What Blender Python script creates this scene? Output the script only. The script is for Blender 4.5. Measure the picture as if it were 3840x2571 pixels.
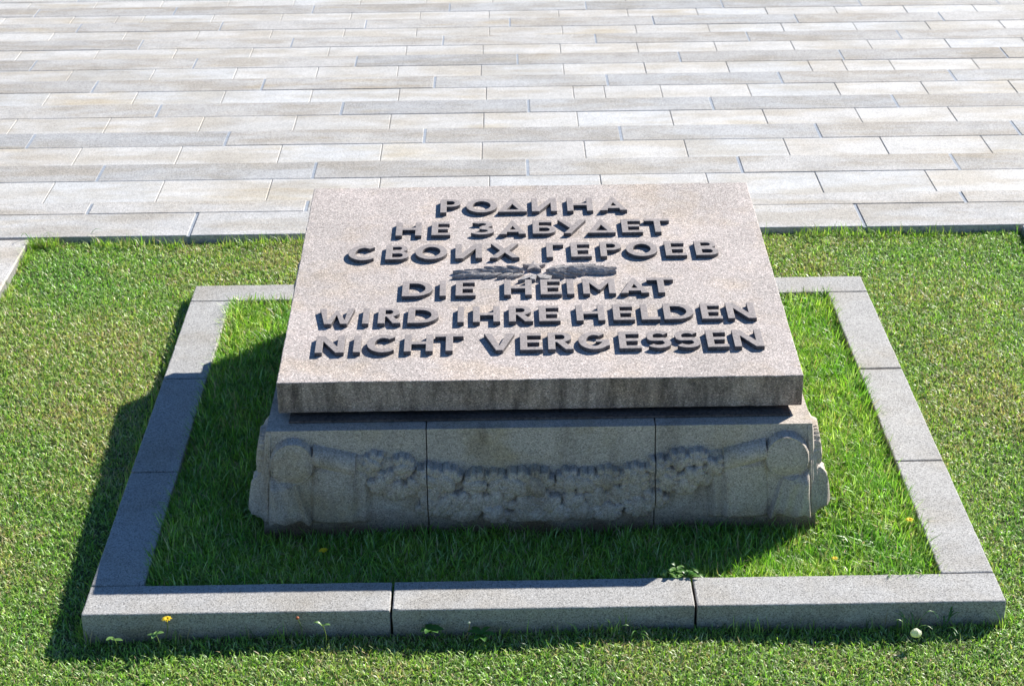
import bpy, bmesh, math, random
import numpy as np
from mathutils import Matrix, Vector, noise

scene = bpy.context.scene
for o in list(bpy.data.objects):
    bpy.data.objects.remove(o)

# ------------------------------------------------------------------ camera
PITCH, YAW, ROLL = 0.426503, 0.006002, -0.01232
CAM = Vector((-0.12668, -5.43471, 3.41186))
def cam_axes():
    cy, sy = math.cos(YAW), math.sin(YAW)
    f = Vector((sy * math.cos(PITCH), cy * math.cos(PITCH), -math.sin(PITCH)))
    r = Vector((cy, -sy, 0)); u = r.cross(f)
    c, s = math.cos(ROLL), math.sin(ROLL)
    return c * r + s * u, -s * r + c * u, f
R_, U_, F_ = cam_axes()
cd = bpy.data.cameras.new('camera'); cam = bpy.data.objects.new('camera', cd)
scene.collection.objects.link(cam)
M = Matrix((R_, U_, -F_)).transposed().to_4x4(); M.translation = CAM
cam.matrix_world = M
cd.sensor_width = 36; cd.lens = 7363.7 / 3840 * 36
cd.clip_start = 0.1; cd.clip_end = 2000
cd.dof.use_dof = True; cd.dof.focus_distance = 6.9; cd.dof.aperture_fstop = 9
scene.camera = cam

# ------------------------------------------------------------------ light
SUN = Vector((1.18, 1.135, 1.0)).normalized()
world = bpy.data.worlds.new('World'); scene.world = world; world.use_nodes = True
nt = world.node_tree; bg = nt.nodes['Background']
sky = nt.nodes.new('ShaderNodeTexSky'); sky.sky_type = 'NISHITA'; sky.sun_disc = False
sky.sun_elevation = math.asin(SUN.z); sky.sun_rotation = math.atan2(SUN.x, SUN.y)
sky.air_density = 1.0; sky.dust_density = 0.0; sky.ozone_density = 8.0
nt.links.new(sky.outputs[0], bg.inputs[0]); bg.inputs[1].default_value = 0.062
ld = bpy.data.lights.new('sun', 'SUN'); ld.energy = 5.0; ld.angle = math.radians(0.5)
ld.color = (1.0, 0.955, 0.89)
lo = bpy.data.objects.new('sun', ld); scene.collection.objects.link(lo)
lo.rotation_euler = SUN.to_track_quat('Z', 'Y').to_euler(); lo.location = (5, 5, 6)
vs = scene.view_settings
scene.display_settings.display_device = 'sRGB'
vs.view_transform = 'Standard'; vs.look = 'None'; vs.gamma = 1.0; vs.exposure = 1.12
try: vs.use_curve_mapping = False
except Exception: pass

C = scene.collection
rng = random.Random(11)
npr = np.random.default_rng(5)

def link(o, parent=None):
    C.objects.link(o)
    if parent: o.parent = parent
    return o
def tag(o, label=None, cat=None, group=None, kind=None):
    if label: o['label'] = label
    if cat: o['category'] = cat
    if group: o['group'] = group
    if kind: o['kind'] = kind
    return o
def empty(name, loc, rz=0):
    o = bpy.data.objects.new(name, None); o.location = loc; o.rotation_euler.z = rz
    o.empty_display_size = .1
    return link(o)
def mobj(name, verts, faces, mat, parent=None, loc=None, smooth=False):
    me = bpy.data.meshes.new(name); me.from_pydata([tuple(v) for v in verts], [], faces); me.update()
    if mat: me.materials.append(mat)
    if smooth: me.polygons.foreach_set('use_smooth', [True] * len(me.polygons))
    o = bpy.data.objects.new(name, me)
    if loc is not None: o.location = loc
    return link(o, parent)
def bmobj(name, bm, mat, parent=None, loc=None, smooth=False):
    me = bpy.data.meshes.new(name); bm.to_mesh(me); bm.free()
    if mat: me.materials.append(mat)
    if smooth: me.polygons.foreach_set('use_smooth', [True] * len(me.polygons))
    o = bpy.data.objects.new(name, me)
    if loc is not None: o.location = loc
    return link(o, parent)
def box_bm(x0, x1, y0, y1, z0, z1, bev=0.0, seg=1):
    bm = bmesh.new()
    bmesh.ops.create_cube(bm, size=1)
    for v in bm.verts:
        v.co = Vector(((x0 + x1) / 2 + v.co.x * (x1 - x0), (y0 + y1) / 2 + v.co.y * (y1 - y0), (z0 + z1) / 2 + v.co.z * (z1 - z0)))
    if bev: bmesh.ops.bevel(bm, geom=list(bm.edges), offset=bev, segments=seg, affect='EDGES', profile=.6)
    return bm
def rough_box_bm(x0, x1, y0, y1, z0, z1, bev, step, amp, seed=0):
    """Hewn stone: box cut into cells with a worn, slightly chipped edge."""
    bm = box_bm(x0, x1, y0, y1, z0, z1)
    for ax, (a, b) in enumerate(((x0, x1), (y0, y1), (z0, z1))):
        n = max(1, min(90, int((b - a) / step)))
        for i in range(1, n):
            co = [0, 0, 0]; no = [0, 0, 0]; co[ax] = a + (b - a) * i / n; no[ax] = 1
            bmesh.ops.bisect_plane(bm, geom=list(bm.verts) + list(bm.edges) + list(bm.faces), plane_co=co, plane_no=no)
    sharp = [e for e in bm.edges if len(e.link_faces) == 2 and e.calc_face_angle() > .5]
    bmesh.ops.bevel(bm, geom=sharp, offset=bev, segments=2, affect='EDGES', profile=.5)
    for v in bm.verts:
        ex = sum(1 for c, (a, b) in zip(v.co, ((x0, x1), (y0, y1), (z0, z1))) if min(abs(c - a), abs(c - b)) < bev * 1.1)
        k = amp if ex >= 2 else amp * .25
        p = v.co * 9 + Vector((seed, 0, 0)); q = v.co * 75 + Vector((0, seed, 3)); w = max(0, noise.noise(v.co * 14 + Vector((seed, 5, 0))) - .15) * 2.2
        v.co += noise.noise_vector(p) * .35 * k + noise.noise_vector(q) * k * (.35 + w)
    return bm

# ------------------------------------------------------------------ materials
def newmat(name):
    m = bpy.data.materials.new(name); m.use_nodes = True
    m.node_tree.nodes['Principled BSDF'].inputs['Specular IOR Level'].default_value = .35
    return m, m.node_tree.nodes, m.node_tree.links
def mixrgb(N, L, fac, a, b, mode='MIX'):
    n = N.new('ShaderNodeMix'); n.data_type = 'RGBA'; n.blend_type = mode
    for s, v in ((n.inputs[0], fac), (n.inputs[6], a), (n.inputs[7], b)):
        if hasattr(v, 'is_output'): L.new(v, s)
        elif isinstance(v, (int, float)): s.default_value = v
        else: s.default_value = (*v, 1) if len(v) == 3 else v
    return n.outputs[2]
def ramp(N, L, src, stops):
    n = N.new('ShaderNodeValToRGB'); e = n.color_ramp.elements
    while len(e) < len(stops): e.new(.5)
    for i, (p, c) in enumerate(stops):
        e[i].position = p; e[i].color = (c, c, c, 1) if isinstance(c, (int, float)) else (*c, 1)
    L.new(src, n.inputs[0]); return n.outputs[0]
def tex(N, L, kind, scale, vec, **kw):
    n = N.new({'noise': 'ShaderNodeTexNoise', 'vor': 'ShaderNodeTexVoronoi'}[kind]); n.inputs['Scale'].default_value = scale
    if kind == 'noise':
        n.inputs['Detail'].default_value = kw.get('detail', 3); n.inputs['Roughness'].default_value = kw.get('rough', .55)
    L.new(vec, n.inputs['Vector']); return n
def mapped(N, L, scale):
    g = N.new('ShaderNodeNewGeometry'); mp = N.new('ShaderNodeVectorMath'); mp.operation = 'MULTIPLY'
    mp.inputs[1].default_value = scale; L.new(g.outputs['Position'], mp.inputs[0]); return mp.outputs[0]
def math_n(N, L, op, a, b=0.0, clamp=False):
    n = N.new('ShaderNodeMath'); n.operation = op; n.use_clamp = clamp
    for i, v in enumerate((a, b)):
        if hasattr(v, 'is_output'): L.new(v, n.inputs[i])
        else: n.inputs[i].default_value = v
    return n.outputs[0]

def granite(name, base, dark=.5, light=1.35, grain=150, tint=(1, 1, 1), spot=(.5, .4, .35), mottle=.25, bump=.5,
            objcol=False, rough=.8, extra=None, stain=None):
    """Speckled stone: three sizes of mineral grain, broad mottling, pitted relief."""
    m, N, L = newmat(name); P = N['Principled BSDF']
    pos = mapped(N, L, (1, 1, 1))
    v1 = tex(N, L, 'vor', grain, pos); v2 = tex(N, L, 'vor', grain * 1.9, pos)
    n1 = tex(N, L, 'noise', grain * .45, pos, detail=4, rough=.7)
    s1 = N.new('ShaderNodeSeparateColor'); L.new(v1.outputs['Color'], s1.inputs[0])
    s2 = N.new('ShaderNodeSeparateColor'); L.new(v2.outputs['Color'], s2.inputs[0])
    g1 = ramp(N, L, s1.outputs[0], [(0, dark), (.16, dark), (.22, .92), (.8, 1.06), (.9, light)])
    g2 = ramp(N, L, s2.outputs[1], [(0, .72), (.2, .95), (.8, 1.05), (1, 1.22)])
    b = base
    if objcol:
        oi = N.new('ShaderNodeObjectInfo'); b = oi.outputs['Color']
    col = mixrgb(N, L, 1.0, b, g1, 'MULTIPLY'); col = mixrgb(N, L, 1.0, col, g2, 'MULTIPLY')
    pk = ramp(N, L, s2.outputs[2], [(0, 0), (.7, 0), (.8, .30)])
    col = mixrgb(N, L, pk, col, mixrgb(N, L, 1.0, col, spot, 'MULTIPLY'))
    mo = tex(N, L, 'noise', 5, pos, detail=5, rough=.6)
    mr = ramp(N, L, mo.outputs[0], [(.3, 1 - mottle), (.7, 1 + mottle * .5)])
    col = mixrgb(N, L, 1.0, col, mr, 'MULTIPLY')
    if stain: col = stain(N, L, col, pos)
    L.new(col, P.inputs['Base Color']); P.inputs['Roughness'].default_value = rough
    bp = N.new('ShaderNodeBump'); bp.inputs['Strength'].default_value = bump; bp.inputs['Distance'].default_value = .0025
    hh = math_n(N, L, 'ADD', n1.outputs[0], math_n(N, L, 'MULTIPLY', s1.outputs[1], .45))
    L.new(hh, bp.inputs['Height']); L.new(bp.outputs[0], P.inputs['Normal'])
    return m

def z_of(N, L):
    g = N.new('ShaderNodeNewGeometry'); s = N.new('ShaderNodeSeparateXYZ'); L.new(g.outputs['Position'], s.inputs[0]); return s.outputs

def slab_stain(N, L, col, pos):
    # run-off streaks below the front arris and grey weathering patches
    st = tex(N, L, 'noise', 1.0, mapped(N, L, (17, 3.0, 3.5)), detail=5, rough=.65)
    streak = ramp(N, L, st.outputs[0], [(.36, (.36, .31, .28)), (.60, (.97, .86, .78))])
    g = N.new('ShaderNodeNewGeometry'); s = N.new('ShaderNodeSeparateXYZ'); L.new(g.outputs['True Normal'], s.inputs[0])
    side = ramp(N, L, s.outputs[2], [(.25, 1), (.6, 0)])
    col = mixrgb(N, L, side, col, mixrgb(N, L, 1.0, col, streak, 'MULTIPLY'))
    w = tex(N, L, 'noise', 2.3, pos, detail=6, rough=.62)
    wr = ramp(N, L, w.outputs[0], [(.38, (.88, .86, .84)), (.6, (1.04, 1.0, .985))])
    col = mixrgb(N, L, 1.0, col, wr, 'MULTIPLY')
    y = tex(N, L, 'noise', 4.5, pos, detail=5, rough=.6)
    col = mixrgb(N, L, ramp(N, L, y.outputs[0], [(.50, 0), (.66, .8)]), col, mixrgb(N, L, 1.0, col, (.97, .92, .82), 'MULTIPLY'))
    k = tex(N, L, 'noise', 11, pos, detail=4, rough=.6)
    return mixrgb(N, L, ramp(N, L, k.outputs[0], [(.67, 0), (.76, .7)]), col, mixrgb(N, L, 1.0, col, (.55, .54, .53), 'MULTIPLY'))
def plinth_stain(N, L, col, pos):
    a = tex(N, L, 'noise', 3.2, pos, detail=6, rough=.65)
    f = ramp(N, L, a.outputs[0], [(.50, 0), (.68, .7)])
    col = mixrgb(N, L, f, col, mixrgb(N, L, 1.0, col, (.84, .74, .48), 'MULTIPLY'))
    b = tex(N, L, 'noise', 1.0, mapped(N, L, (9, 9, 2.2)), detail=5, rough=.6)
    f2 = ramp(N, L, b.outputs[0], [(.5, 0), (.7, .6)])
    col = mixrgb(N, L, f2, col, mixrgb(N, L, 1.0, col, (.5, .47, .45), 'MULTIPLY'))
    z = z_of(N, L)[2]
    nz = tex(N, L, 'noise', 9, pos, detail=4)
    zz = math_n(N, L, 'ADD', z, math_n(N, L, 'MULTIPLY', math_n(N, L, 'SUBTRACT', nz.outputs[0], .5), .12))
    soil = ramp(N, L, math_n(N, L, 'ADD', zz, .2), [(.16, 1), (.25, 0)])
    return mixrgb(N, L, soil, col, mixrgb(N, L, 1.0, col, (.42, .30, .22), 'MULTIPLY'))
def pave_stain(N, L, col, pos):
    a = tex(N, L, 'noise', 1.0, mapped(N, L, (1.6, 5.5, 5)), detail=6, rough=.62)
    f = ramp(N, L, a.outputs[0], [(.44, 0), (.60, .9)])
    col = mixrgb(N, L, f, col, mixrgb(N, L, 1.0, col, (.84, .79, .71), 'MULTIPLY'))
    b = tex(N, L, 'noise', 1.0, mapped(N, L, (.9, 3.1, 3)), detail=4, rough=.6)
    f = ramp(N, L, b.outputs[0], [(.6, 0), (.70, .8)])
    return mixrgb(N, L, f, col, mixrgb(N, L, 1.0, col, (.97, .89, .74), 'MULTIPLY'))
def kerb_stain(N, L, col, pos):
    g = N.new('ShaderNodeNewGeometry'); s = N.new('ShaderNodeSeparateXYZ'); L.new(g.outputs['True Normal'], s.inputs[0])
    side = ramp(N, L, s.outputs[2], [(.25, .75), (.6, 0)])
    col = mixrgb(N, L, side, col, mixrgb(N, L, 1.0, col, (1.0, .95, .90), 'MULTIPLY'))
    z = z_of(N, L)[2]; nz = tex(N, L, 'noise', 11, pos, detail=5, rough=.65)
    zz = math_n(N, L, 'ADD', z, math_n(N, L, 'MULTIPLY', math_n(N, L, 'SUBTRACT', nz.outputs[0], .5), .09))
    soil = ramp(N, L, math_n(N, L, 'ADD', zz, .2), [(.105, .8), (.15, 0)])
    col = mixrgb(N, L, soil, col, mixrgb(N, L, 1.0, col, (.55, .48, .36), 'MULTIPLY'))
    a = tex(N, L, 'noise', 3, pos, detail=6, rough=.65)
    return mixrgb(N, L, ramp(N, L, a.outputs[0], [(.45, 0), (.72, .8)]), col, mixrgb(N, L, 1.0, col, (.82, .76, .66), 'MULTIPLY'))

M_slab = granite('rose_granite', (.435, .404, .378), dark=.60, light=1.6, grain=260, spot=(1.05, .84, .80), mottle=.12, bump=.5, stain=slab_stain)
M_letter = granite('dressed_rose_granite', (.275, .248, .236), dark=.8, light=1.15, grain=170, spot=(.95, .82, .8), mottle=.10, bump=.30)
M_plinth = granite('weathered_granite', (.46, .402, .338), dark=.66, light=1.3, grain=260, spot=(.85, .85, .9), mottle=.10, bump=.28, stain=plinth_stain)
M_branch = granite('carved_granite', (.34, .32, .305), dark=.7, light=1.2, grain=190, mottle=.25, bump=.5)
M_letter_side = granite('dark_rough_granite', (.11, .098, .098), dark=.6, light=1.5, grain=200, mottle=.3, bump=.8)  # letter side walls, much darker and coarser than the faces
M_neck = granite('dark_brown_granite', (.12, .095, .08), dark=.6, light=1.2, grain=120, mottle=.4, bump=.5)  # neck courses, darker brown than the plinth
M_kerb = granite('grey_granite', (.365, .36, .345), dark=.55, light=1.35, grain=300, spot=(.85, .82, .8), mottle=.10, bump=.5, stain=kerb_stain)
M_pave = granite('paving_granite', (.5, .5, .48), dark=.86, light=1.08, grain=150, spot=(.95, .9, .85), mottle=.12, bump=.35, objcol=True, rough=.75, stain=pave_stain)
M_nose = granite('bush_hammered_granite', (.45, .44, .41), dark=.80, light=1.15, grain=150, spot=(.95, .85, .75), mottle=.14, bump=.8, objcol=True, rough=.85, stain=pave_stain)
m, N, L = newmat('mortar'); pz = mapped(N, L, (1, 1, 1)); a = tex(N, L, 'noise', 60, pz, detail=5)
L.new(ramp(N, L, a.outputs[0], [(.3, (.15, .145, .13)), (.7, (.27, .26, .24))]), N['Principled BSDF'].inputs['Base Color'])
N['Principled BSDF'].inputs['Roughness'].default_value = .95; M_mortar = m
m, N, L = newmat('pale_joint_filler'); pz = mapped(N, L, (1, 1, 1)); a = tex(N, L, 'noise', 50, pz, detail=5)
L.new(ramp(N, L, a.outputs[0], [(.3, (.20, .23, .27)), (.7, (.31, .34, .38))]), N['Principled BSDF'].inputs['Base Color'])
N['Principled BSDF'].inputs['Roughness'].default_value = .8; M_filler = m
m, N, L = newmat('soil'); pz = mapped(N, L, (1, 1, 1)); a = tex(N, L, 'noise', 35, pz, detail=6, rough=.7)
L.new(ramp(N, L, a.outputs[0], [(.3, (.03, .04, .012)), (.6, (.09, .11, .035)), (.8, (.17, .15, .07))]), N['Principled BSDF'].inputs['Base Color'])
N['Principled BSDF'].inputs['Roughness'].default_value = 1; M_soil = m

def leafmat(name, attr=True, col=(.06, .15, .02), trans=.35, rough=.42, spec=.5):
    m, N, L = newmat(name); P = N['Principled BSDF']
    if attr:
        at = N.new('ShaderNodeAttribute'); at.attribute_name = 'tone'; c = at.outputs['Color']
    else:
        pz = mapped(N, L, (1, 1, 1)); n = tex(N, L, 'noise', 90, pz, detail=3)
        c = mixrgb(N, L, n.outputs[0], tuple(x * .75 for x in col), tuple(x * 1.25 for x in col))
    L.new(c, P.inputs['Base Color']); P.inputs['Roughness'].default_value = rough
    P.inputs['Specular IOR Level'].default_value = spec
    tr = N.new('ShaderNodeBsdfTranslucent'); mx = N.new('ShaderNodeMixShader'); mx.inputs[0].default_value = trans
    L.new(mixrgb(N, L, 1.0, c, (1.05, 1.3, .5), 'MULTIPLY'), tr.inputs['Color'])
    out = [n for n in N if n.type == 'OUTPUT_MATERIAL'][0]
    L.new(P.outputs[0], mx.inputs[1]); L.new(tr.outputs[0], mx.inputs[2]); L.new(mx.outputs[0], out.inputs[0])
    return m
M_grass = leafmat('grass_blade')
M_leaf = leafmat('weed_leaf', False, (.07, .20, .03))
M_clover = leafmat('pale_leaf', False, (.16, .30, .08))
M_stem = leafmat('weed_stem', False, (.14, .20, .05), trans=.1)
M_yellow = leafmat('yellow_petal', False, (.85, .62, .01), trans=.3, rough=.6)
M_straw = leafmat('dry_straw', False, (.48, .33, .13), trans=.15, rough=.6)
M_white = leafmat('seed_down', False, (.72, .70, .58), trans=.35, rough=.9)
M_red = leafmat('russet_bud', False, (.42, .12, .04), trans=.2, rough=.6)

# ------------------------------------------------------------------ dimensions (metres, kerb top = 0)
KW, KD = 0.176, 2.75
PZ = -0.02; RISE = .1016; RUN = .8687
def JY(n): return 3.6323 + RUN * n
def EY(n): return 3.9035 + RUN * n
LAWN_X = 2.38; LAWN_Y1 = 3.372

def lawn_z(x, y):
    return (-0.099 + 0.006 * np.sin(1.7 * x + .6) * np.cos(1.3 * y + .4) + 0.006 * np.sin(5.1 * x + 2 * y)
            + 0.030 * np.clip((y - .2) / 1.6, 0, 1) + .012 * np.clip((y - 2.9) / .5, 0, 1))

# ------------------------------------------------------------------ ground, lawn soil
def grid_mesh(x0, x1, y0, y1, nx, ny, zf):
    xs = np.linspace(x0, x1, nx); ys = np.linspace(y0, y1, ny); X, Y = np.meshgrid(xs, ys)
    Z = zf(X, Y) * np.ones_like(X); V = np.stack([X, Y, Z], -1).reshape(-1, 3)
    F = [(j * nx + i, j * nx + i + 1, (j + 1) * nx + i + 1, (j + 1) * nx + i) for j in range(ny - 1) for i in range(nx - 1)]
    return V, F
g = mobj('ground', [(-400, -400, -1.6), (400, -400, -1.6), (400, 400, -1.6), (-400, 400, -1.6)], [(0, 1, 2, 3)], M_pave)
g.color = (.42, .41, .39, 1); tag(g, kind='structure')
V, F = grid_mesh(-LAWN_X - .02, LAWN_X + .02, -2.0, LAWN_Y1 + .06, 90, 110, lawn_z)
tag(mobj('lawn_ground', V, F, M_soil, smooth=True), kind='structure')

# ------------------------------------------------------------------ stepped pavement beyond the lawn
LET = [('P', -0.3734, -0.2908, 1.3834, 1.5149), ('O', -0.2683, -0.1409, 1.3834, 1.5149), ('Dt', -0.1389, -0.02, 1.3834, 1.5149), ('Ir', 0.0002, 0.1034, 1.3834, 1.5149), ('H', 0.1446, 0.2503, 1.3834, 1.5149), ('A', 0.2785, 0.3886, 1.3834, 1.5149), ('H', -0.5465, -0.4437, 1.1665, 1.2944), ('E', -0.4043, -0.3285, 1.1665, 1.2944), ('Ze', -0.2464, -0.1542, 1.1665, 1.2944), ('A', -0.1338, -0.0277, 1.1665, 1.2944), ('Be', -0.0009, 0.0913, 1.1665, 1.2944), ('U', 0.1011, 0.2149, 1.1665, 1.2944), ('Dt', 0.2175, 0.329, 1.1665, 1.2944), ('E', 0.355, 0.4378, 1.1665, 1.2944), ('T', 0.4483, 0.5493, 1.1665, 1.2944), ('C', -0.724, -0.6088, 0.9473, 1.078), ('B', -0.5777, -0.4879, 0.9473, 1.078), ('O', -0.4624, -0.3378, 0.9473, 1.078), ('Ir', -0.3058, -0.2015, 0.9473, 1.078), ('X', -0.1721, -0.0564, 0.9473, 1.078), ('G_', 0.0482, 0.1163, 0.9473, 1.078), ('E', 0.1437, 0.2242, 0.9473, 1.078), ('P', 0.2578, 0.3424, 0.9473, 1.078), ('O', 0.3595, 0.4827, 0.9473, 1.078), ('E', 0.5111, 0.5934, 0.9473, 1.078), ('B', 0.6285, 0.7186, 0.9473, 1.078), ('D', -0.5013, -0.3877, 0.625, 0.7529), ('I', -0.3603, -0.3365, 0.625, 0.7529), ('E', -0.3009, -0.2252, 0.625, 0.7529), ('H', -0.1191, -0.0153, 0.625, 0.7529), ('E', 0.0175, 0.0968, 0.625, 0.7529), ('I', 0.1166, 0.1434, 0.625, 0.7529), ('M', 0.1763, 0.2988, 0.625, 0.7529), ('A', 0.3154, 0.4223, 0.625, 0.7529), ('T', 0.42, 0.5194, 0.625, 0.7529), ('W', -0.7973, -0.6694, 0.4078, 0.5322), ('I', -0.6374, -0.6142, 0.4078, 0.5322), ('R', -0.581, -0.4971, 0.4078, 0.5322), ('D', -0.4726, -0.3599, 0.4078, 0.5322), ('I', -0.2907, -0.2675, 0.4078, 0.5322), ('H', -0.2343, -0.1346, 0.4078, 0.5322), ('R', -0.1039, -0.0153, 0.4078, 0.5322), ('E', 0.0064, 0.0847, 0.4078, 0.5322), ('H', 0.1429, 0.2475, 0.4078, 0.5322), ('E', 0.277, 0.3552, 0.4078, 0.5322), ('L', 0.3791, 0.4472, 0.4078, 0.5322), ('D', 0.4621, 0.5724, 0.4078, 0.5322), ('E', 0.5987, 0.6742, 0.4078, 0.5322), ('N', 0.6934, 0.7977, 0.4078, 0.5322), ('N', -0.7923, -0.6897, 0.1885, 0.3167), ('I', -0.6576, -0.6322, 0.1885, 0.3167), ('C', -0.6111, -0.4996, 0.1885, 0.3167), ('H', -0.4777, -0.375, 0.1885, 0.3167), ('T', -0.368, -0.2666, 0.1885, 0.3167), ('V', -0.1947, -0.0846, 0.1885, 0.3167), ('E', -0.0663, 0.0144, 0.1885, 0.3167), ('R', 0.0332, 0.1238, 0.1885, 0.3167), ('G', 0.142, 0.2533, 0.1885, 0.3167), ('E', 0.2856, 0.3645, 0.1885, 0.3167), ('S', 0.383, 0.4717, 0.1885, 0.3167), ('S', 0.4851, 0.5761, 0.1885, 0.3167), ('E', 0.5981, 0.674, 0.1885, 0.3167), ('N', 0.6935, 0.7986, 0.1885, 0.3167)]
TJ = {1: [-2.501, -1.916, -1.341, -0.762, -0.18, 0.41, 0.976, 1.56, 2.148], 2: [-2.532, -1.954, -1.379, -0.8, -0.226, 0.361, 0.938, 1.512, 2.07, 2.653], 3: [-3.108, -2.528, -1.95, -1.376, -0.795, -0.222, 0.354, 0.931, 1.503, 2.078, 2.653], 4: [-3.091, -2.513, -1.933, -1.358, -0.783, -0.211, 0.361, 0.938, 1.515, 2.094, 2.665, 3.245], 5: [-3.121, -2.544, -1.967, -1.396, -0.833, -0.251, 0.325, 0.894, 1.472, 2.048, 2.62, 3.206], 6: [-3.682, -3.105, -2.525, -1.957, -1.385, -0.812, -0.244, 0.329, 0.901, 1.479, 2.052, 2.624, 3.202, 3.779], 7: [-3.629, -3.054, -2.483, -1.908, -1.337, -0.771, -0.2, 0.372, 0.949, 1.52, 2.099, 2.668, 3.239, 3.822], 8: [-4.217, -3.646, -3.061, -2.488, -1.919, -1.346, -0.776, -0.205, 0.369, 0.939, 1.514, 2.087, 2.661, 3.236, 3.812], 9: [-4.202, -3.622, -3.048, -2.468, -1.9, -1.325, -0.752]}
NJ = {0: [-2.181, -1.093, 2.199], 1: [-2.283, -1.127, 0.026, 1.177, 2.341], 2: [-2.858, -1.714, -0.562, 0.582, 1.735, 2.89], 3: [-2.257, -1.109, 0.058, 1.205, 2.354], 4: [-2.826, -1.702, -0.556, 0.597, 1.755, 2.907], 5: [-3.433, -2.284, -1.14, 0.006, 1.159, 2.309, 3.468], 6: [-2.821, -1.682, -0.545, 0.603, 1.751, 2.893], 7: [-3.463, -2.333, -1.183, -0.037, 1.104, 2.242, 3.398], 8: [-3.992, -1.679, -0.536, 1.747, 2.899]}

pav = empty('pavement', (0, 3.4, PZ)); tag(pav, kind='structure')
pav.rotation_euler.z = -.0024
def stone(name, x0, x1, y0, y1, ztop, th, mat, col, bev=.003, parent=pav):
    dz = rng.uniform(-.0012, .0012)
    bm = box_bm(-(x1 - x0) / 2, (x1 - x0) / 2, -(y1 - y0) / 2, (y1 - y0) / 2, -th, 0, bev)
    o = bmobj(name, bm, mat, parent, loc=((x0 + x1) / 2, (y0 + y1) / 2 - 3.4, ztop + dz - PZ))
    o.rotation_euler = (rng.uniform(-.001, .001), rng.uniform(-.0008, .0008), 0)
    o.color = (*col, 1); return o
def tile_col():
    b = rng.uniform(.455, .50); k = rng.random()
    if k < .25: return (b * .98, b * .99, b * .98)
    if k < .40: return (b * .985, b * .965, b * .92)
    return (b, b * .986, b * .945)
def nose_col():
    b = rng.uniform(.35, .435); k = rng.random()
    if k < .3: return (b * .98, b * .995, b * 1.0)
    return (b, b * .985, b * .95)
XL = 5.2
def joints(known, pitch, lim, gaps=True):
    k = sorted(known); out = [k[0]]
    for a in k[1:]:                     # fill holes hidden behind the memorial
        n = round((a - out[-1]) / pitch)
        if n > 1: out += [out[-1] + (a - out[-1]) * i / n for i in range(1, n)] + [a]
        else: out.append(a)
    while out[0] > -lim: out.insert(0, out[0] - pitch)
    while out[-1] < lim: out.append(out[-1] + pitch)
    return out
EXTRA = {4: [.566], 5: [2.29], 8: [-3.28]}
outside = bmesh.new()
def lay(name, n, js, y0, y1, z, th, mat, colf, gap):
    depth = y1 + 5.4
    lim = depth * .30 + .75
    for a, b in zip(js[:-1], js[1:]):
        if b < -lim or a > lim or n > 9:
            bm = box_bm(a + gap / 2, b - gap / 2, y0 + .003 - 3.4, y1 - .003 - 3.4, z - th - PZ, z - PZ, .003)
            me = bpy.data.meshes.new('t'); bm.to_mesh(me); bm.free(); outside.from_mesh(me); bpy.data.meshes.remove(me)
        else:
            stone(name, a + gap / 2, b - gap / 2, y0 + .003, y1 - (.003 if name == 'paving_stone' else 0), z, th, mat, colf())
# top edging row, level with the lawn
lay('edging_stone', 0, joints([-1.628, -.54, .55, 1.641], 1.09, 4.4), 3.42, 3.734, PZ, .14, M_nose, lambda: (lambda b: (b, b * .995, b * .975))(rng.uniform(.42, .46)), .016)
lay('step_edge_stone', 0, joints(NJ[0], 1.10, XL), 3.738, EY(0), PZ - .002, .13, M_nose, lambda: (lambda b: (b, b * .985, b * .95))(rng.uniform(.42, .46)), .016)
for n in range(1, 14):
    z = PZ - n * RISE
    if n in TJ: tj = joints(TJ[n], .5746, XL) + EXTRA.get(n, []); tj.sort()
    else: tj = joints([rng.uniform(-.3, .3)], .5746, XL)
    lay('paving_stone', n, tj, EY(n - 1) + .004, JY(n), z, .06, M_pave, tile_col, .004)
    nj = joints(NJ[n], 1.15, XL) if n in NJ else joints([rng.uniform(-.5, .5)], 1.15, XL)
    lay('step_edge_stone', n, nj, JY(n), EY(n), z, .125, M_nose, nose_col, .010 if n > 4 else .014)
out = bmobj('outlying_paving_stones', outside, M_pave, pav); out.color = (.48, .47, .45, 1); tag(out, kind='stuff')
# bedding under the steps: dark below the slabs, pale filler between the nosings
vs_, fs_ = [], []
vf, ff = [], []
def addbox(vs_, fs_, x0, x1, y0, y1, z0, z1):
    b = len(vs_); vs_ += [(x, y, z) for z in (z0, z1) for y in (y0, y1) for x in (x0, x1)]
    fs_ += [tuple(b + i for i in f) for f in ((0, 2, 3, 1), (4, 5, 7, 6), (0, 1, 5, 4), (2, 6, 7, 3), (0, 4, 6, 2), (1, 3, 7, 5))]
for n in range(1, 14):
    addbox(vs_, fs_, -8, 8, EY(n - 1) - 3.4 + .0005, JY(n) - 3.4 - .001, -1.55 - PZ, -n * RISE - .0032)
    addbox(vf, ff, -8, 8, JY(n) - 3.4, EY(n) - 3.4 - .006, -1.54 - PZ, -n * RISE - .0022)
addbox(vf, ff, -8, 8, 3.424 - 3.4, EY(0) - 3.4 - .006, -1.54 - PZ, -.006)
mobj('bedding_mortar', vs_, fs_, M_mortar, pav); mobj('joint_filler', vf, ff, M_filler, pav)

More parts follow.
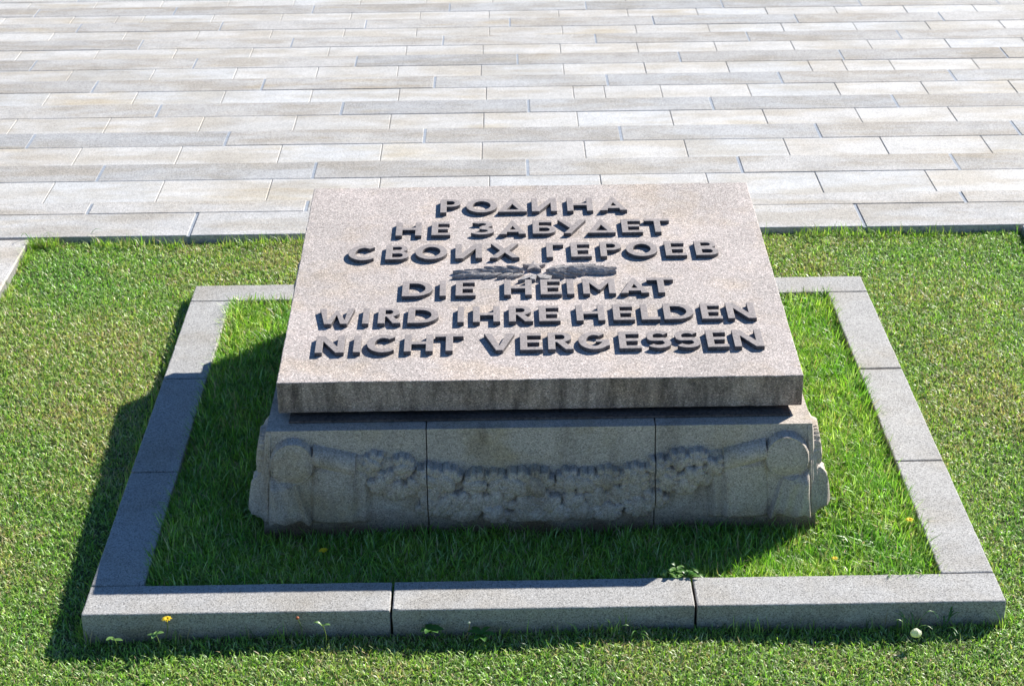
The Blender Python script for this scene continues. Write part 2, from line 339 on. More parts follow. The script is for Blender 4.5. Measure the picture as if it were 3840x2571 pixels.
# terrace added unseen before the lawn to bounce light, and the paths either side of it
tv, tf = [], []; addbox(tv, tf, -2.4, 2.4, -40, -1.995, -1.5, -.035)
tr = mobj('bounce_terrace', tv, tf, M_mortar); tag(tr, kind='structure')
for j in range(5):
    for i in range(4):
        bm = box_bm(-2.4 + 1.2 * i + .004, -1.2 + 1.2 * i - .004, -2.0 - 1.2 * (j + 1) + .004, -2.0 - 1.2 * j - .004, -.14, -.02, .004)
        o = bmobj('bounce_terrace_slab', bm, M_nose, tr); q = rng.uniform(.44, .5); o.color = (q, q * .98, q * .94, 1)
for sx in (-1, 1):
    p = empty('path', (sx * (LAWN_X + .01), 3.4, PZ)); tag(p, kind='structure')
    y = 3.405
    while y > -8:
        for k in range(3):
            w = 1.2; x0 = sx * (.0 + k * w) if sx > 0 else -(k + 1) * w
            bm = box_bm(x0 + .004, x0 + w - .004, y - 1.2 + .004 - 3.4, y - .004 - 3.4, -.16, 0, .004)
            o = bmobj('path_slab', bm, M_nose, p); b = rng.uniform(.44, .5); o.color = (b, b * .97, b * .92, 1)
        y -= 1.2
    vv, fv = [], []; addbox(vv, fv, (0 if sx > 0 else -20), (20 if sx > 0 else 0), -44, 0, -1.5, -.012)
    mobj('path_bedding', vv, fv, M_mortar, p)

# ------------------------------------------------------------------ kerb frame
kerb = empty('kerb_frame', (0, KD / 2, -.2))
tag(kerb, 'rectangular frame of grey granite kerb stones around the memorial and its taller grass', 'kerb')
def kstone(x0, x1, y0, y1, i):
    bm = rough_box_bm(x0, x1, y0, y1, -.26, rng.uniform(-.0015, .0015), .005, .028, .0026, i * 7.3)
    bmesh.ops.translate(bm, verts=bm.verts, vec=(0, -KD / 2, .2))
    bmobj('kerb_stone', bm, M_kerb, kerb)
g_ = .004
for row, (y0, y1) in enumerate(((0, KW), (KD - KW, KD))):
    for i, (a, b) in enumerate(((-1.5, -.4965), (-.4965, .4925), (.4925, 1.5))):
        kstone(a + (g_ if i else 0), b - (g_ if i < 2 else 0), y0, y1, row * 3 + i)
Ls = (KD - 2 * KW) / 3
for s in (-1, 1):
    for i in range(3):
        a, b = (-1.5, -1.5 + KW) if s < 0 else (1.5 - KW, 1.5)
        kstone(a, b, KW + Ls * i + g_, KW + Ls * (i + 1) - g_, 10 + s * 4 + i)

# ------------------------------------------------------------------ the memorial
mem = empty('sarcophagus_memorial', (0, KD / 2, -.1))
tag(mem, 'low granite sarcophagus with tilted pink inscribed slab on a carved garlanded plinth', 'memorial')
# ---- relief carving as a height function of (u, z); u runs -1..1 across the face
class Relief:
    def __init__(s, half, seed, leafy=1.0):
        s.h = half; s.leafy = leafy; r = random.Random(seed); s.leaves = []
        L_ = half * .63
        n = int(15 * half / .94)
        for row in (0, 1, 2):
            for i in range(n):
                x = -L_ + 2 * L_ * (i + .5 + r.uniform(-.3, .3) + (row % 2) * .4) / n
                zc, ht = s.gar(x); k = (.52, -.14, -.74)[row] + r.uniform(-.12, .12)
                z = zc + k * ht; R = r.uniform(.050, .064) * (ht / .084) ** .5
                an = (-1.57 if row else 1.2 * r.choice((-1, 1)) * .6 + 1.57) + r.uniform(-.8, .8)
                base = .020 + .014 * math.sqrt(max(0, 1 - k * k * .9)) + r.uniform(-.009, .009)
                nl = r.choice((5, 6, 7))
                for q in range(nl):          # rounded lobes of one oak leaf
                    aa = an + (q - (nl - 1) / 2) * (4.0 / nl)
                    s.leaves.append((x + .58 * R * math.cos(aa), z + .58 * R * math.sin(aa), aa, R * .48, R * .34, base - .008 + r.uniform(-.003, .003)))
                s.leaves.append((x, z, an, R * .70, R * .45, base + .003))
    def gar(s, x):
        t = abs(x) / s.h
        xs = (0, .21, .41, .48, .66); zc = (.096, .103, .140, .178, .218); hh = (.084, .082, .074, .062, .046)
        return float(np.interp(t, xs, zc)), float(np.interp(t, xs, hh))
    def height(s, X, Z):
        A = np.abs(X) ; h = s.h; d = h - A          # distance from the corner
        H = np.zeros_like(X)
        def sm(a, b, v): t = np.clip((v - a) / (b - a), 0, 1); return t * t * (3 - 2 * t)
        # hanging cloth: broad bellied panel with folds at its inner edge
        pan = sm(.235, .20, Z + .35 * np.clip(d - .30, 0, 1)) * sm(-.015, .015, Z) * sm(.42, .33, d)
        H = np.maximum(H, pan * (.008 + .026 * np.sqrt(np.clip(1 - ((d - .27) / .105) ** 2, 0, 1)) + .007 * np.sin(d * 130) * sm(.29, .31, d)))
        # corner roll and the cloth falling from it
        right = .115 + .055 * np.clip((.155 - Z) / .155, 0, 1)
        fall = sm(right + .004, right - .008, d) * sm(.012, .024, d) * sm(.2, .14, Z) * sm(.004, .014, Z + .008 * np.sin(d * 90))
        H = np.maximum(H, fall * (.042 + .009 * np.sin((d - .02) * 48) + .006 * np.sin(d * 120 + Z * 30)))
        r2 = ((d - .095) / .078) ** 2 + ((Z - .235) / .088) ** 2
        boss = np.sqrt(np.clip(1 - r2, 0, 1)); rim = np.exp(-((np.sqrt(r2) - .93) / .035) ** 2)
        H = np.maximum(H, np.maximum(boss ** .30 * .044 * sm(-.15, -.02, Z - .235), 0)) + np.where(r2 < 1.2, rim * .006, 0)
        # sleeve binding the garland to the roll
        t = (d - .165) / .15
        ax = .262 - .045 * t; rr = .036 + .008 * np.clip(t, 0, 1)
        sl = np.clip(1 - ((Z - ax) / rr) ** 2, 0, 1) * (t > 0) * (t < 1.0)
        H = np.maximum(H, np.sqrt(sl) * (.042 + .006 * (np.abs(t - .12) < .07)))
        # oak-leaf garland
        zc = np.interp(A / h, (0, .21, .41, .48, .66, .70), (.096, .103, .140, .178, .218, .225))
        hh = np.interp(A / h, (0, .21, .41, .48, .66, .70), (.080, .078, .070, .058, .040, .001))
        body = np.sqrt(np.clip(1 - ((Z - zc) / hh) ** 2, 0, 1)) * (A / h < .70)
        H = np.maximum(H, body * .020)
        for (x, z, an, a, b, top) in s.leaves:
            sel = (np.abs(X - x) < a * 1.3) & (np.abs(Z - z) < a * 1.3)
            if not sel.any(): continue
            dx, dz = X[sel] - x, Z[sel] - z; c, q = math.cos(an), math.sin(an)
            u = (dx * c + dz * q) / a; v = (-dx * q + dz * c) / b
            r_ = np.sqrt(u * u + v * v); th = np.arctan2(v, u)
            f = np.sqrt(np.clip(1 - r_ ** 2, 0, 1))
            hgt = s.leafy * np.where(r_ < 1, top * np.clip(f * 4, 0, 1) + .020 * f + .005 * dz / a - .003 * np.exp(-(v / .14) ** 2), 0)
            Hs = H[sel]; H[sel] = np.maximum(Hs, hgt)
        # corner fluting
        H += .006 * sm(.020, .017, d) * sm(.006, .009, d) * (H < .01)
        H *= sm(-.008, .010, Z) * sm(.345, .325, Z) * sm(0.0, .004, d)
        n = np.array([[0.0]])
        return H
ZB, ZT = -.16, .350
def hw(z): return .941 + (.35 - z) * .075          # battered half width
def fy(z): return .598 - (.35 - z) * .03
YB = 2.30
def skin(ps, qs, fn, flip=False):
    """grid surface from parameters plus skirts turned back into the block"""
    P = [[fn(p, q) for p in ps] for q in qs]
    return P
front_rel = Relief(.955, 3); side_rel = Relief((YB - .60) / 2, 8, .30)
def block(x0, x1, outer):
    V, F = [], []
    nz = 150; zs = np.linspace(ZB, ZT, nz)
    nx = int((x1 - x0) / .0032); ts = np.linspace(0, 1, nx)
    Tm, Zm = np.meshgrid(ts, zs)
    a = np.where(outer == -1, -hw(Zm), x0); b = np.where(outer == 1, hw(Zm), x1)
    X = a + (b - a) * Tm; Y0 = fy(Zm)
    xr = X * (.955 / hw(Zm))
    H = front_rel.height(xr, Zm)
    grain = 0
    S = np.stack([X, Y0 - H + grain, Zm], -1)
    back = S.copy(); back[..., 1] = Y0 + .05
    def grid(S, rev):
        base = len(V); ny_, nx_ = S.shape[:2]; V.extend(map(tuple, S.reshape(-1, 3)))
        for j in range(ny_ - 1):
            for i in range(nx_ - 1):
                q = (base + j * nx_ + i, base + j * nx_ + i + 1, base + (j + 1) * nx_ + i + 1, base + (j + 1) * nx_ + i)
                F.append(q[::-1] if rev else q)
    grid(S, False)
    top = np.stack([S[-1], back[-1]]); grid(top, False)
    if outer != -1: grid(np.stack([S[:, 0], back[:, 0]]), False)
    if outer != 1: grid(np.stack([S[:, -1], back[:, -1]]), True)
    if outer:
        ny_ = 200; ys = np.linspace(0, 1, ny_); Ym, Zs = np.meshgrid(ys, zs)
        yf = fy(Zs); Y = yf + (YB - yf) * Ym
        hs = (YB - .60) / 2; yr = (Ym - .5) * 2 * hs
        Hs = side_rel.height(yr, Zs) * .75
        fl = np.clip((.30 - Zs) / .27, 0, 1) * .020 * np.clip((Zs - .012) / .006, 0, 1) * np.clip(Ym / .02, 0, 1) * np.clip((1 - Ym) / .02, 0, 1)
        Hs = Hs + fl
        Xs = outer * (hw(Zs) + Hs)
        Xs[:, 0] = S[:, -1 if outer == 1 else 0, 0]; Y[:, 0] = S[:, -1 if outer == 1 else 0, 1]
        grid(np.stack([Xs, Y, Zs], -1), outer == -1)
    # core: top and back
    cx0 = x0 + .001 if outer != -1 else -hw(ZT); cx1 = x1 - .001 if outer != 1 else hw(ZT)
    y0 = fy(ZT) + .05
    if outer == 0:
        addbox(V, F, cx0, cx1, y0 + .0001, YB, ZB, ZT)
    else:
        b_ = len(V); V.extend([(cx0, y0 + .0001, ZT), (cx1, y0 + .0001, ZT), (cx1, YB, ZT), (cx0, YB, ZT)]); F.append((b_, b_ + 1, b_ + 2, b_ + 3))
        xa = cx0 if outer == 1 else -hw(ZB); xb = cx1 if outer == -1 else hw(ZB)
        b_ = len(V); V.extend([(xa, YB, ZB), (xb, YB, ZB), (cx1, YB, ZT), (cx0, YB, ZT)]); F.append((b_ + 1, b_, b_ + 3, b_ + 2))
        xi = cx0 if outer == 1 else cx1
        b_ = len(V); V.extend([(xi, y0, ZB), (xi, YB, ZB), (xi, YB, ZT), (xi, y0, ZT)]); F.append((b_, b_ + 1, b_ + 2, b_ + 3))
    V2 = [(x, y - KD / 2, z + .1) for x, y, z in V]
    o = mobj('plinth_block', V2, F, M_plinth, mem, smooth=True)
    try: o.data.set_sharp_from_angle(angle=.6)
    except Exception: pass
    return o
block(-.95, -.392, -1); block(-.388, .3985, 0); block(.4025, .95, 1)

# neck between plinth and slab: wedge following the slab's tilt
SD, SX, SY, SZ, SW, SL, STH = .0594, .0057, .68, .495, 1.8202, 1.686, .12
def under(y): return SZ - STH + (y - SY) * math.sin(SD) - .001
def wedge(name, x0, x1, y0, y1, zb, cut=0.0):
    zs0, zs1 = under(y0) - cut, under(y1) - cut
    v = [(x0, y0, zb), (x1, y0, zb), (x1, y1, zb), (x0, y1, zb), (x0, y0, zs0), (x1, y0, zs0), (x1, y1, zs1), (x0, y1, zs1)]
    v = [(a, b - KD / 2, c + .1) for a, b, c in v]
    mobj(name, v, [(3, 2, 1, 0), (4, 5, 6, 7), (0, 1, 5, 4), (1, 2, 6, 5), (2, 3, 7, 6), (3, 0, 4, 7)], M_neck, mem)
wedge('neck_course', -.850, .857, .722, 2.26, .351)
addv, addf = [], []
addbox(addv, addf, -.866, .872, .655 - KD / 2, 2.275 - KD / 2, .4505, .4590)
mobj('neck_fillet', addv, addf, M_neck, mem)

# slab
bm = rough_box_bm(-SW / 2, SW / 2, 0, SL, -STH, 0, .0035, .022, .0026, 2.2)
slab = bmobj('inscribed_slab', bm, M_slab, mem, loc=(SX, SY - KD / 2, SZ + .1))
slab.rotation_euler.x = SD

# ---- lettering
def ell(cx, cy, rx, ry, a0, a1, n=24):
    return [(cx + rx * math.cos(math.radians(a0 + (a1 - a0) * i / n)), cy + ry * math.sin(math.radians(a0 + (a1 - a0) * i / n))) for i in range(n + 1)]
ST, BR = .0255, .0215
def lean(w, H, xt, xb, t):  # diagonal limb outline helper
    return [(xb, 0), (xb + t, 0), (xt + t, H), (xt, H)]
def stroke(pts, t):
    p = [Vector(q) for q in pts]; Lf, Rt = [], []
    for i, q in enumerate(p):
        d = (p[min(i + 1, len(p) - 1)] - p[max(i - 1, 0)]).normalized(); n = Vector((-d.y, d.x))
        Lf.append(q + n * t / 2); Rt.append(q - n * t / 2)
    return [tuple(v) for v in Lf + Rt[::-1]]
def glyph(ch, w, H):
    s, b = ST, BR; m = H / 2
    if ch == 'I': return [[(0, 0), (w, 0), (w, H), (0, H)]]
    if ch == 'H': return [[(0, 0), (s, 0), (s, m - b / 2), (w - s, m - b / 2), (w - s, 0), (w, 0), (w, H), (w - s, H), (w - s, m + b / 2), (s, m + b / 2), (s, H), (0, H)]]
    if ch == 'E': return [[(0, 0), (w, 0), (w, b), (s, b), (s, m - b * .45), (w * .86, m - b * .45), (w * .86, m + b * .55), (s, m + b * .55), (s, H - b), (w * .94, H - b), (w * .94, H), (0, H)]]
    if ch == 'L': return [[(0, 0), (w, 0), (w, b), (s, b), (s, H), (0, H)]]
    if ch == 'G_': return [[(0, 0), (s, 0), (s, H - b), (w, H - b), (w, H), (0, H)]]
    if ch == 'T': c = w / 2; return [[(c - s / 2, 0), (c + s / 2, 0), (c + s / 2, H - b), (w, H - b), (w, H), (0, H), (0, H - b), (c - s / 2, H - b)]]
    if ch == 'O': return [ell(w / 2, m, w / 2, m + .003, 0, 350, 35), ell(w / 2, m, w / 2 - s * 1.06, m - b * 1.05, 350, 0, 35)]
    if ch == 'D': return [[(0, 0), (w * .42, 0)] + ell(w * .42, m, w * .58, m, -85, 85, 24) + [(w * .42, H), (0, H)],
                          [(s, b), (s, H - b)] + ell(w * .42, m, w * .58 - s * 1.05, m - b, 88, -88, 20)]
    if ch in 'PR':
        rb = H * .285; cy = H - rb; xx = w * .93 if ch == 'R' else w; c = xx - rb * 1.02
        hole = [(s, H - 2 * rb + b * .9), (s, H - b * .9)] + ell(c, cy, rb * 1.02 - s * .95, rb - b * .9, 88, -88, 14)
        arc = ell(c, cy, rb * 1.02, rb, -88, 88, 18)
        if ch == 'P': return [[(0, 0), (s, 0), (s, H - 2 * rb)] + arc + [(0, H)], hole]
        return [[(0, 0), (s, 0), (s, H - 2 * rb - .001), (s + .006, H - 2 * rb - .001), (w - s * 1.15, 0), (w, 0), (w * .66, H - 2 * rb + .002)] + arc[2:] + [(0, H)], hole]
    if ch == 'B':
        r1, r2 = H * .245, H * .275; c1, c2 = w * .93 - r1, w - r2
        return [[(0, 0), (c2, 0)] + ell(c2, r2, r2, r2, -85, 68, 16) + ell(c1, H - r1, r1, r1, -58, 88, 16) + [(0, H)],
                [(s, b * .9), (s, 2 * r2 - b * .9)] + ell(c2, r2, r2 - s * .9, r2 - b * .9, 88, -88, 12),
                [(s, H - 2 * r1 + b * .85), (s, H - b * .85)] + ell(c1, H - r1, r1 - s * .85, r1 - b * .85, 88, -88, 12)]
    if ch == 'Be':
        r2 = H * .30; c2 = w - r2
        return [[(0, 0), (c2, 0)] + ell(c2, r2, r2, r2, -85, 88, 18) + [(s, 2 * r2), (s, H - b), (w * .84, H - b), (w * .84, H), (0, H)],
                [(s, b), (s, 2 * r2 - b)] + ell(c2, r2, r2 - s * .95, r2 - b, 88, -88, 12)]
    if ch == 'Dt': return [[(0, 0), (w, 0), (w / 2 + .003, H + .003), (w / 2 - .003, H + .003)], [(w * .29, b), (w / 2, H * .60), (w * .71, b)]]
    if ch == 'A':
        k = .30
        return [[(0, 0), (s * 1.15, 0), (w * .285, H * .15), (w * .715, H * .15), (w - s * 1.15, 0), (w, 0), (w / 2 + .003, H + .003), (w / 2 - .003, H + .003)],
                [(w * .385, H * .335), (w / 2, H * .60), (w * .615, H * .335)]]
    if ch == 'N': return [[(0, 0), (s, 0), (s, H * .66), (w - s * 1.15, 0), (w, 0), (w, H), (w - s, H), (w - s, H * .36), (s * 1.15, H), (0, H)]]
    if ch == 'Ir': return [[(w - x, y) for x, y in [(0, 0), (s, 0), (s, H * .66), (w - s * 1.15, 0), (w, 0), (w, H), (w - s, H), (w - s, H * .36), (s * 1.15, H), (0, H)]][::-1]]
    if ch == 'M': return [[(0, 0), (s, 0), (s, H * .72), (w * .5 - .004, H * .26), (w * .5 + .004, H * .26), (w - s, H * .72), (w - s, 0), (w, 0), (w, H), (w - s * 1.0, H), (w * .5, H * .60), (s * 1.0, H), (0, H)]]
    if ch == 'W':
        t = s * .98
        return [[(w * .175, 0), (w * .175 + t, 0), (w * .5, H * .58), (w * .825 - t, 0), (w * .825, 0), (w, H), (w - t, H), (w * .745, H * .26), (w * .5 + .004, H * .86), (w * .5 - .004, H * .86), (w * .255, H * .26), (t, H), (0, H)]]
    if ch == 'V': return [[(w / 2 - .012, 0), (w / 2 + .012, 0), (w, H), (w - s * 1.12, H), (w / 2, H * .28), (s * 1.12, H), (0, H)]]
    if ch == 'U':
        t = s * 1.15; x0 = w * .18; dx = (w - t - x0) / H
        ym = H * .44; xm = x0 + dx * ym
        return [[(x0, 0), (x0 + t, 0), (w, H), (w - t, H), (xm + dx * H * .16 + .0005, ym + H * .16), (t * .98, H), (0, H), (xm - .001, ym - H * .06)]]
    if ch == 'X':
        t = s * 1.15; c = w / 2
        return [[(0, 0), (t, 0), (c, m - t * .66), (w - t, 0), (w, 0), (c + t * .60, m), (w - .004, H), (w - t, H), (c, m + t * .66), (t, H), (.004, H), (c - t * .60, m)]]
    if ch in ('C', 'G'):
        e = 46
        o = ell(w * .52, m, w * .52, m + .003, e, 360 - e, 34); i = ell(w * .52, m, w * .52 - s * 1.06, m - b * 1.05, 360 - e - 4, e + 4, 30)
        if ch == 'C': return [o + i]
        o = ell(w * .5, m, w * .5, m + .003, 48, 318, 32); i = ell(w * .5, m, w * .5 - s * 1.06, m - b * 1.05, 306, 52, 28)
        return [o + [(w, H * .20), (w, m + b * .35), (w * .56, m + b * .35), (w * .56, m - b * .55), (w - s, m - b * .55)] + i]
    if ch == 'S':
        r1 = H * .25 - b * .25; cx = w / 2; rx = w / 2 - s * .48
        p = ell(cx, H - b / 2 - r1 + .001, rx * .96, r1, 28, 190, 16) + ell(cx - rx * .45, H / 2 + .010, rx * .5, .010, 215, 270, 4)[:-1]
        p += ell(cx + rx * .42, H / 2 - .010, rx * .58, .010, 95, 60, 4) + ell(cx, b / 2 + r1 - .001, rx, r1, 15, -152, 16)
        return [stroke(p, s * .92)]
    if ch == 'Ze':
        r1, r2 = H * .25, H * .275; c1, c2 = w * .46, w * .46
        o = ell(c1, H - r1, w * .47, r1, 150, -52, 20) + ell(c2, r2, w * .54, r2, 58, -150, 22)
        i = ell(c2, r2, w * .54 - s, r2 - b, -138, 82, 16) + [(w * .36, 2 * r2 - b * .85), (w * .36, 2 * r2 + b * .05)] + ell(c1, H - r1, w * .47 - s, r1 - b * .95, -82, 138, 14)
        return [o + i]
    raise KeyError(ch)
dg = None
def letter(ch, u0, u1, v0, v1):
    w, H = u1 - u0, v1 - v0
    cu = bpy.data.curves.new('letter', 'CURVE'); cu.dimensions = '2D'; cu.fill_mode = 'BOTH'
    for pl in glyph(ch, w, H):
        sp = cu.splines.new('POLY'); q = []
        for x, y in pl:
            if not q or (abs(x - q[-1][0]) + abs(y - q[-1][1])) > .0006: q.append((x, y))
        sp.points.add(len(q) - 1)
        for p, (x, y) in zip(sp.points, q): p.co = (x, y, 0, 1)
        sp.use_cyclic_u = True
    cu.extrude = (.0158 + .004) / 2 - .0009; cu.bevel_depth = .0009; cu.bevel_resolution = 0; cu.offset = -.0009
    tmp = bpy.data.objects.new('letter_outline', cu); C.objects.link(tmp); 
    return tmp, (u0, v0)
tmps = [letter(*l) for l in LET]
bpy.context.view_layer.update(); dg = bpy.context.evaluated_depsgraph_get()
for tmp, (u0, v0) in tmps:
    me = bpy.data.meshes.new_from_object(tmp.evaluated_get(dg)); me.name = 'letter'
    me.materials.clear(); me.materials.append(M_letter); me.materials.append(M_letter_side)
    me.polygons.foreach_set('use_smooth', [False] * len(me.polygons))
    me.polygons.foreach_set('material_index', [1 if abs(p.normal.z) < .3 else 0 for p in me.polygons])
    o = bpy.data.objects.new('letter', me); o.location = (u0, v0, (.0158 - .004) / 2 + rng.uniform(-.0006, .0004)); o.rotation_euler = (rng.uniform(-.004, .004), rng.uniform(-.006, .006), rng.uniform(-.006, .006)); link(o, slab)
for tmp, _ in tmps:
    cu = tmp.data; bpy.data.objects.remove(tmp); bpy.data.curves.remove(cu)

# ---- star, laurel branches and ribbon between the two texts
def star_mesh():
    V = [(0, 0, .0155)]; n = 10
    for i in range(n):
        r = .046 if i % 2 == 0 else .0195; a = math.pi / 2 + i * math.pi / 5
        V.append((r * math.cos(a), r * math.sin(a) * .96, .0115))
    for i in range(n): x, y, z = V[1 + i]; V.append((x, y, -.002))
    F = [(0, 1 + i, 1 + (i + 1) % n) for i in range(n)] + [(1 + i, 11 + i, 11 + (i + 1) % n, 1 + (i + 1) % n) for i in range(n)]
    return V, F
V, F = star_mesh(); mobj('star', V, F, M_letter, slab, loc=(-.002, .878, .003))
def laurel(sgn):
    V, F = [], []; r = random.Random(40 + sgn)
    def leaf(x, y, an, l, w, z0):
        b = len(V); c, s_ = math.cos(an), math.sin(an); n = 7
        def P(u, v, z): V.append((x + u * c - v * s_, y + u * s_ + v * c, z))
        for i in range(n + 1):
            t = i / n; wd = w * math.sin(math.pi * min(1, t * .93 + .05)) ** .8 * (1 + .12 * math.sin(t * 17)); u = l * t
            lift = z0 + .004 * math.sin(math.pi * t)
            for v, z in ((-wd, -.002), (-wd, lift), (-wd * .45, lift + .0035), (0, lift + .0015), (wd * .45, lift + .0035), (wd, lift), (wd, -.002)): P(u, v, z)
        for i in range(n):
            for k in range(6): F.append((b + i * 7 + k, b + i * 7 + k + 1, b + (i + 1) * 7 + k + 1, b + (i + 1) * 7 + k))
        F.append(tuple(b + n * 7 + k for k in range(7))); F.append(tuple(b + k for k in range(7))[::-1])
    n = 6
    for i in range(n):
        t = i / (n - 1); x = .044 + .190 * t; y = .832 + .010 * math.sin(t * 3) - (.012 if sgn < 0 else -.008) * t
        for k in (-1, 0, 1):
            if k == 0 and i % 2: continue
            l = r.uniform(.072, .088); a = k * (.50 - .28 * t) + r.uniform(-.08, .08)
            leaf(x + (.01 if k == 0 else 0), y + k * .012 * (1 - t * .5), a, l, r.uniform(.0085, .0115), .005 + .0055 * r.random() + (.003 if k == 0 else 0))
    V2 = [(sgn * a, b, c) for a, b, c in V]
    F2 = [f[::-1] for f in F] if sgn > 0 else F
    mobj('laurel_branch', V2, F2, M_branch, slab)
laurel(-1); laurel(1)
def ribbon():
    V, F = [], []
    for pts in ([(-.012, .80), (-.045, .785), (-.066, .752), (-.040, .762), (-.010, .785)], [(.004, .80), (.020, .770), (.052, .760), (.064, .785), (.030, .800)], [(-.012, .80), (-.02, .765), (0, .757), (.006, .79)]):
        b = len(V); n = len(pts); V += [(x, y, .014) for x, y in pts] + [(x, y, -.002) for x, y in pts]
        F.append(tuple(range(b, b + n))); F += [(b + i, b + n + i, b + n + (i + 1) % n, b + (i + 1) % n) for i in range(n)]
    return V, F
V, F = ribbon(); mobj('ribbon', V, F, M_branch, slab)

# ------------------------------------------------------------------ grass
def patch_noise(x, y, s, seed):
    return np.array([noise.noise(Vector((a * s, b * s, seed))) for a, b in zip(x, y)])
def blades(name, x, y, z, L0, L1, W0, W1, lean0, lean1, dry, base_cols, az=None, shade=None):
    n = len(x); r = npr
    L = r.uniform(L0, L1, n) * (0.65 + .35 * r.random(n)); W = r.uniform(W0, W1, n)
    rz = r.uniform(0, 2 * np.pi, n); az = rz if az is None else np.where(np.isnan(az), rz, az); ln = r.uniform(lean0, lean1, n)
    d = np.stack([np.cos(az), np.sin(az)], 1); tw = az + np.pi / 2 + r.normal(0, .5, n); wv = np.stack([np.cos(tw), np.sin(tw)], 1)
    V = np.zeros((n, 5, 3))
    c1, s1 = np.cos(ln * .55), np.sin(ln * .55); c2, s2 = np.cos(ln * 1.35), np.sin(ln * 1.35)
    p0 = np.stack([x, y, z], 1)
    m = p0.copy(); m[:, :2] += d * (L * .5 * s1)[:, None]; m[:, 2] += L * .5 * c1
    t = m.copy(); t[:, :2] += d * (L * .5 * s2)[:, None]; t[:, 2] += L * .5 * c2
    w3 = np.concatenate([wv, np.zeros((n, 1))], 1)
    V[:, 0] = p0 - w3 * (W / 2)[:, None]; V[:, 1] = p0 + w3 * (W / 2)[:, None]
    V[:, 2] = m + w3 * (W * .42)[:, None]; V[:, 3] = m - w3 * (W * .42)[:, None]; V[:, 4] = t
    me = bpy.data.meshes.new(name)
    me.vertices.add(n * 5); me.vertices.foreach_set('co', V.reshape(-1))
    o5 = np.arange(n) * 5
    loops = np.stack([o5, o5 + 1, o5 + 2, o5 + 3, o5 + 3, o5 + 2, o5 + 4], 1).reshape(-1)
    me.loops.add(n * 7); me.loops.foreach_set('vertex_index', loops.astype(np.int32))
    me.polygons.add(n * 2)
    st = np.stack([np.arange(n) * 7, np.arange(n) * 7 + 4], 1).reshape(-1)
    me.polygons.foreach_set('loop_start', st.astype(np.int32)); me.update(calc_edges=True)
    bc = np.array(base_cols); k = r.random(n)
    idx = r.integers(0, len(bc), n); col = bc[idx] * r.uniform(.5, 1.4, n)[:, None]
    if shade is not None: col *= shade
    dr = r.random(n) < dry
    st_ = np.array([.58, .45, .26]) * r.uniform(.6, 1.3, n)[:, None]; col[dr] = st_[dr]
    colv = np.ones((n, 5, 4)); colv[..., :3] = col[:, None, :]
    at = me.color_attributes.new('tone', 'FLOAT_COLOR', 'POINT'); at.data.foreach_set('color', colv.reshape(-1))
    me.materials.append(M_grass)
    o = bpy.data.objects.new(name, me); return link(o)
def lawn_points(n):
    x = npr.uniform(-LAWN_X - .01, LAWN_X + .01, n); y = npr.uniform(-1.98, LAWN_Y1 + .04, n)
    # keep what the photograph and a step to its side can see
    keep = np.abs(x) < (y + 5.43) * .29 + .60
    keep &= ~((np.abs(x) < 1.5) & (y > 0) & (y < KD))
    return x[keep], y[keep]
NL = 860000
x, y = lawn_points(NL)
gx, gy = np.round(x, 1), np.round(y, 1)
uq, inv = np.unique(np.stack([gx, gy], 1), axis=0, return_inverse=True)
pn = patch_noise(uq[:, 0], uq[:, 1], 1.6, 3.3)[inv.ravel()] + .5 * patch_noise(uq[:, 0], uq[:, 1], 5.5, 9.1)[inv.ravel()]
pn = pn + npr.normal(0, .10, len(x))
dens = np.clip(.85 + .5 * pn, .45, 1); kp = npr.random(len(x)) < dens; x, y, pn = x[kp], y[kp], pn[kp]
greens = [(.38, .52, .10), (.27, .46, .07), (.47, .56, .16), (.16, .30, .05), (.58, .62, .34)]
lawn = blades('mown_grass', x, y, lawn_z(x, y) - .003, .020, .044, .0026, .0054, .35, 1.7, np.clip(.14 + .40 * pn, .03, .55), greens, None, np.stack([.96 + .30 * pn, 1 + .05 * pn, 1 + .3 * pn], 1))
tag(lawn, 'short mown yellow-green grass of the lawn outside the kerb frame', 'grass', kind='stuff')
# long grass within the kerb
n = 210000
x = npr.uniform(-1.5 + KW - .002, 1.5 - KW + .002, n); y = npr.uniform(KW - .002, KD - KW + .002, n)
kp = ~((np.abs(x) < .955) & (y > .62) & (y < 2.13)); x, y = x[kp], y[kp]
az = np.full(len(x), np.nan)
uq, inv = np.unique(np.stack([np.round(x, 2) , np.round(y, 2)], 1), axis=0, return_inverse=True)
ipn = np.clip(patch_noise(uq[:, 0], uq[:, 1], 6, 4.3)[inv.ravel()] + .6 * patch_noise(uq[:, 0], uq[:, 1], 17, 2.1)[inv.ravel()], -.6, .8)
for edge, ang in ((1.5 - KW - x, 0.0), (x + 1.5 - KW, np.pi), (KD - KW - y, np.pi / 2), (y - KW, -np.pi / 2)):
    sel = (edge < .035) & (npr.random(len(x)) < (.75 if ang != -np.pi / 2 else .25)); az[sel] = ang + npr.normal(0, .7, sel.sum())
gi = [(.22, .43, .05), (.29, .50, .06), (.13, .28, .035), (.38, .56, .10), (.50, .62, .26)]
def inner_z(x, y): return -.042 + .008 * np.sin(7 * x + 1) * np.cos(6 * y) - .035 * np.clip((.62 - np.abs(y - .60)) / .35, 0, 1) * np.clip((1.15 - np.abs(x)) / .2, 0, 1)
inn = blades('long_grass', x, y, inner_z(x, y), .045, .095, .0026, .0062, .2, 1.65, np.full(len(x), .07), gi, az, np.stack([1 + .5 * ipn, 1 + .22 * ipn, 1 + .3 * ipn], 1))
tag(inn, 'longer deep green grass growing inside the kerb frame round the plinth', 'grass', kind='stuff')
V, F = grid_mesh(-1.5 + KW, 1.5 - KW, KW, KD - KW, 60, 60, inner_z); tag(mobj('bed_ground', V, F, M_soil, smooth=True), kind='structure')
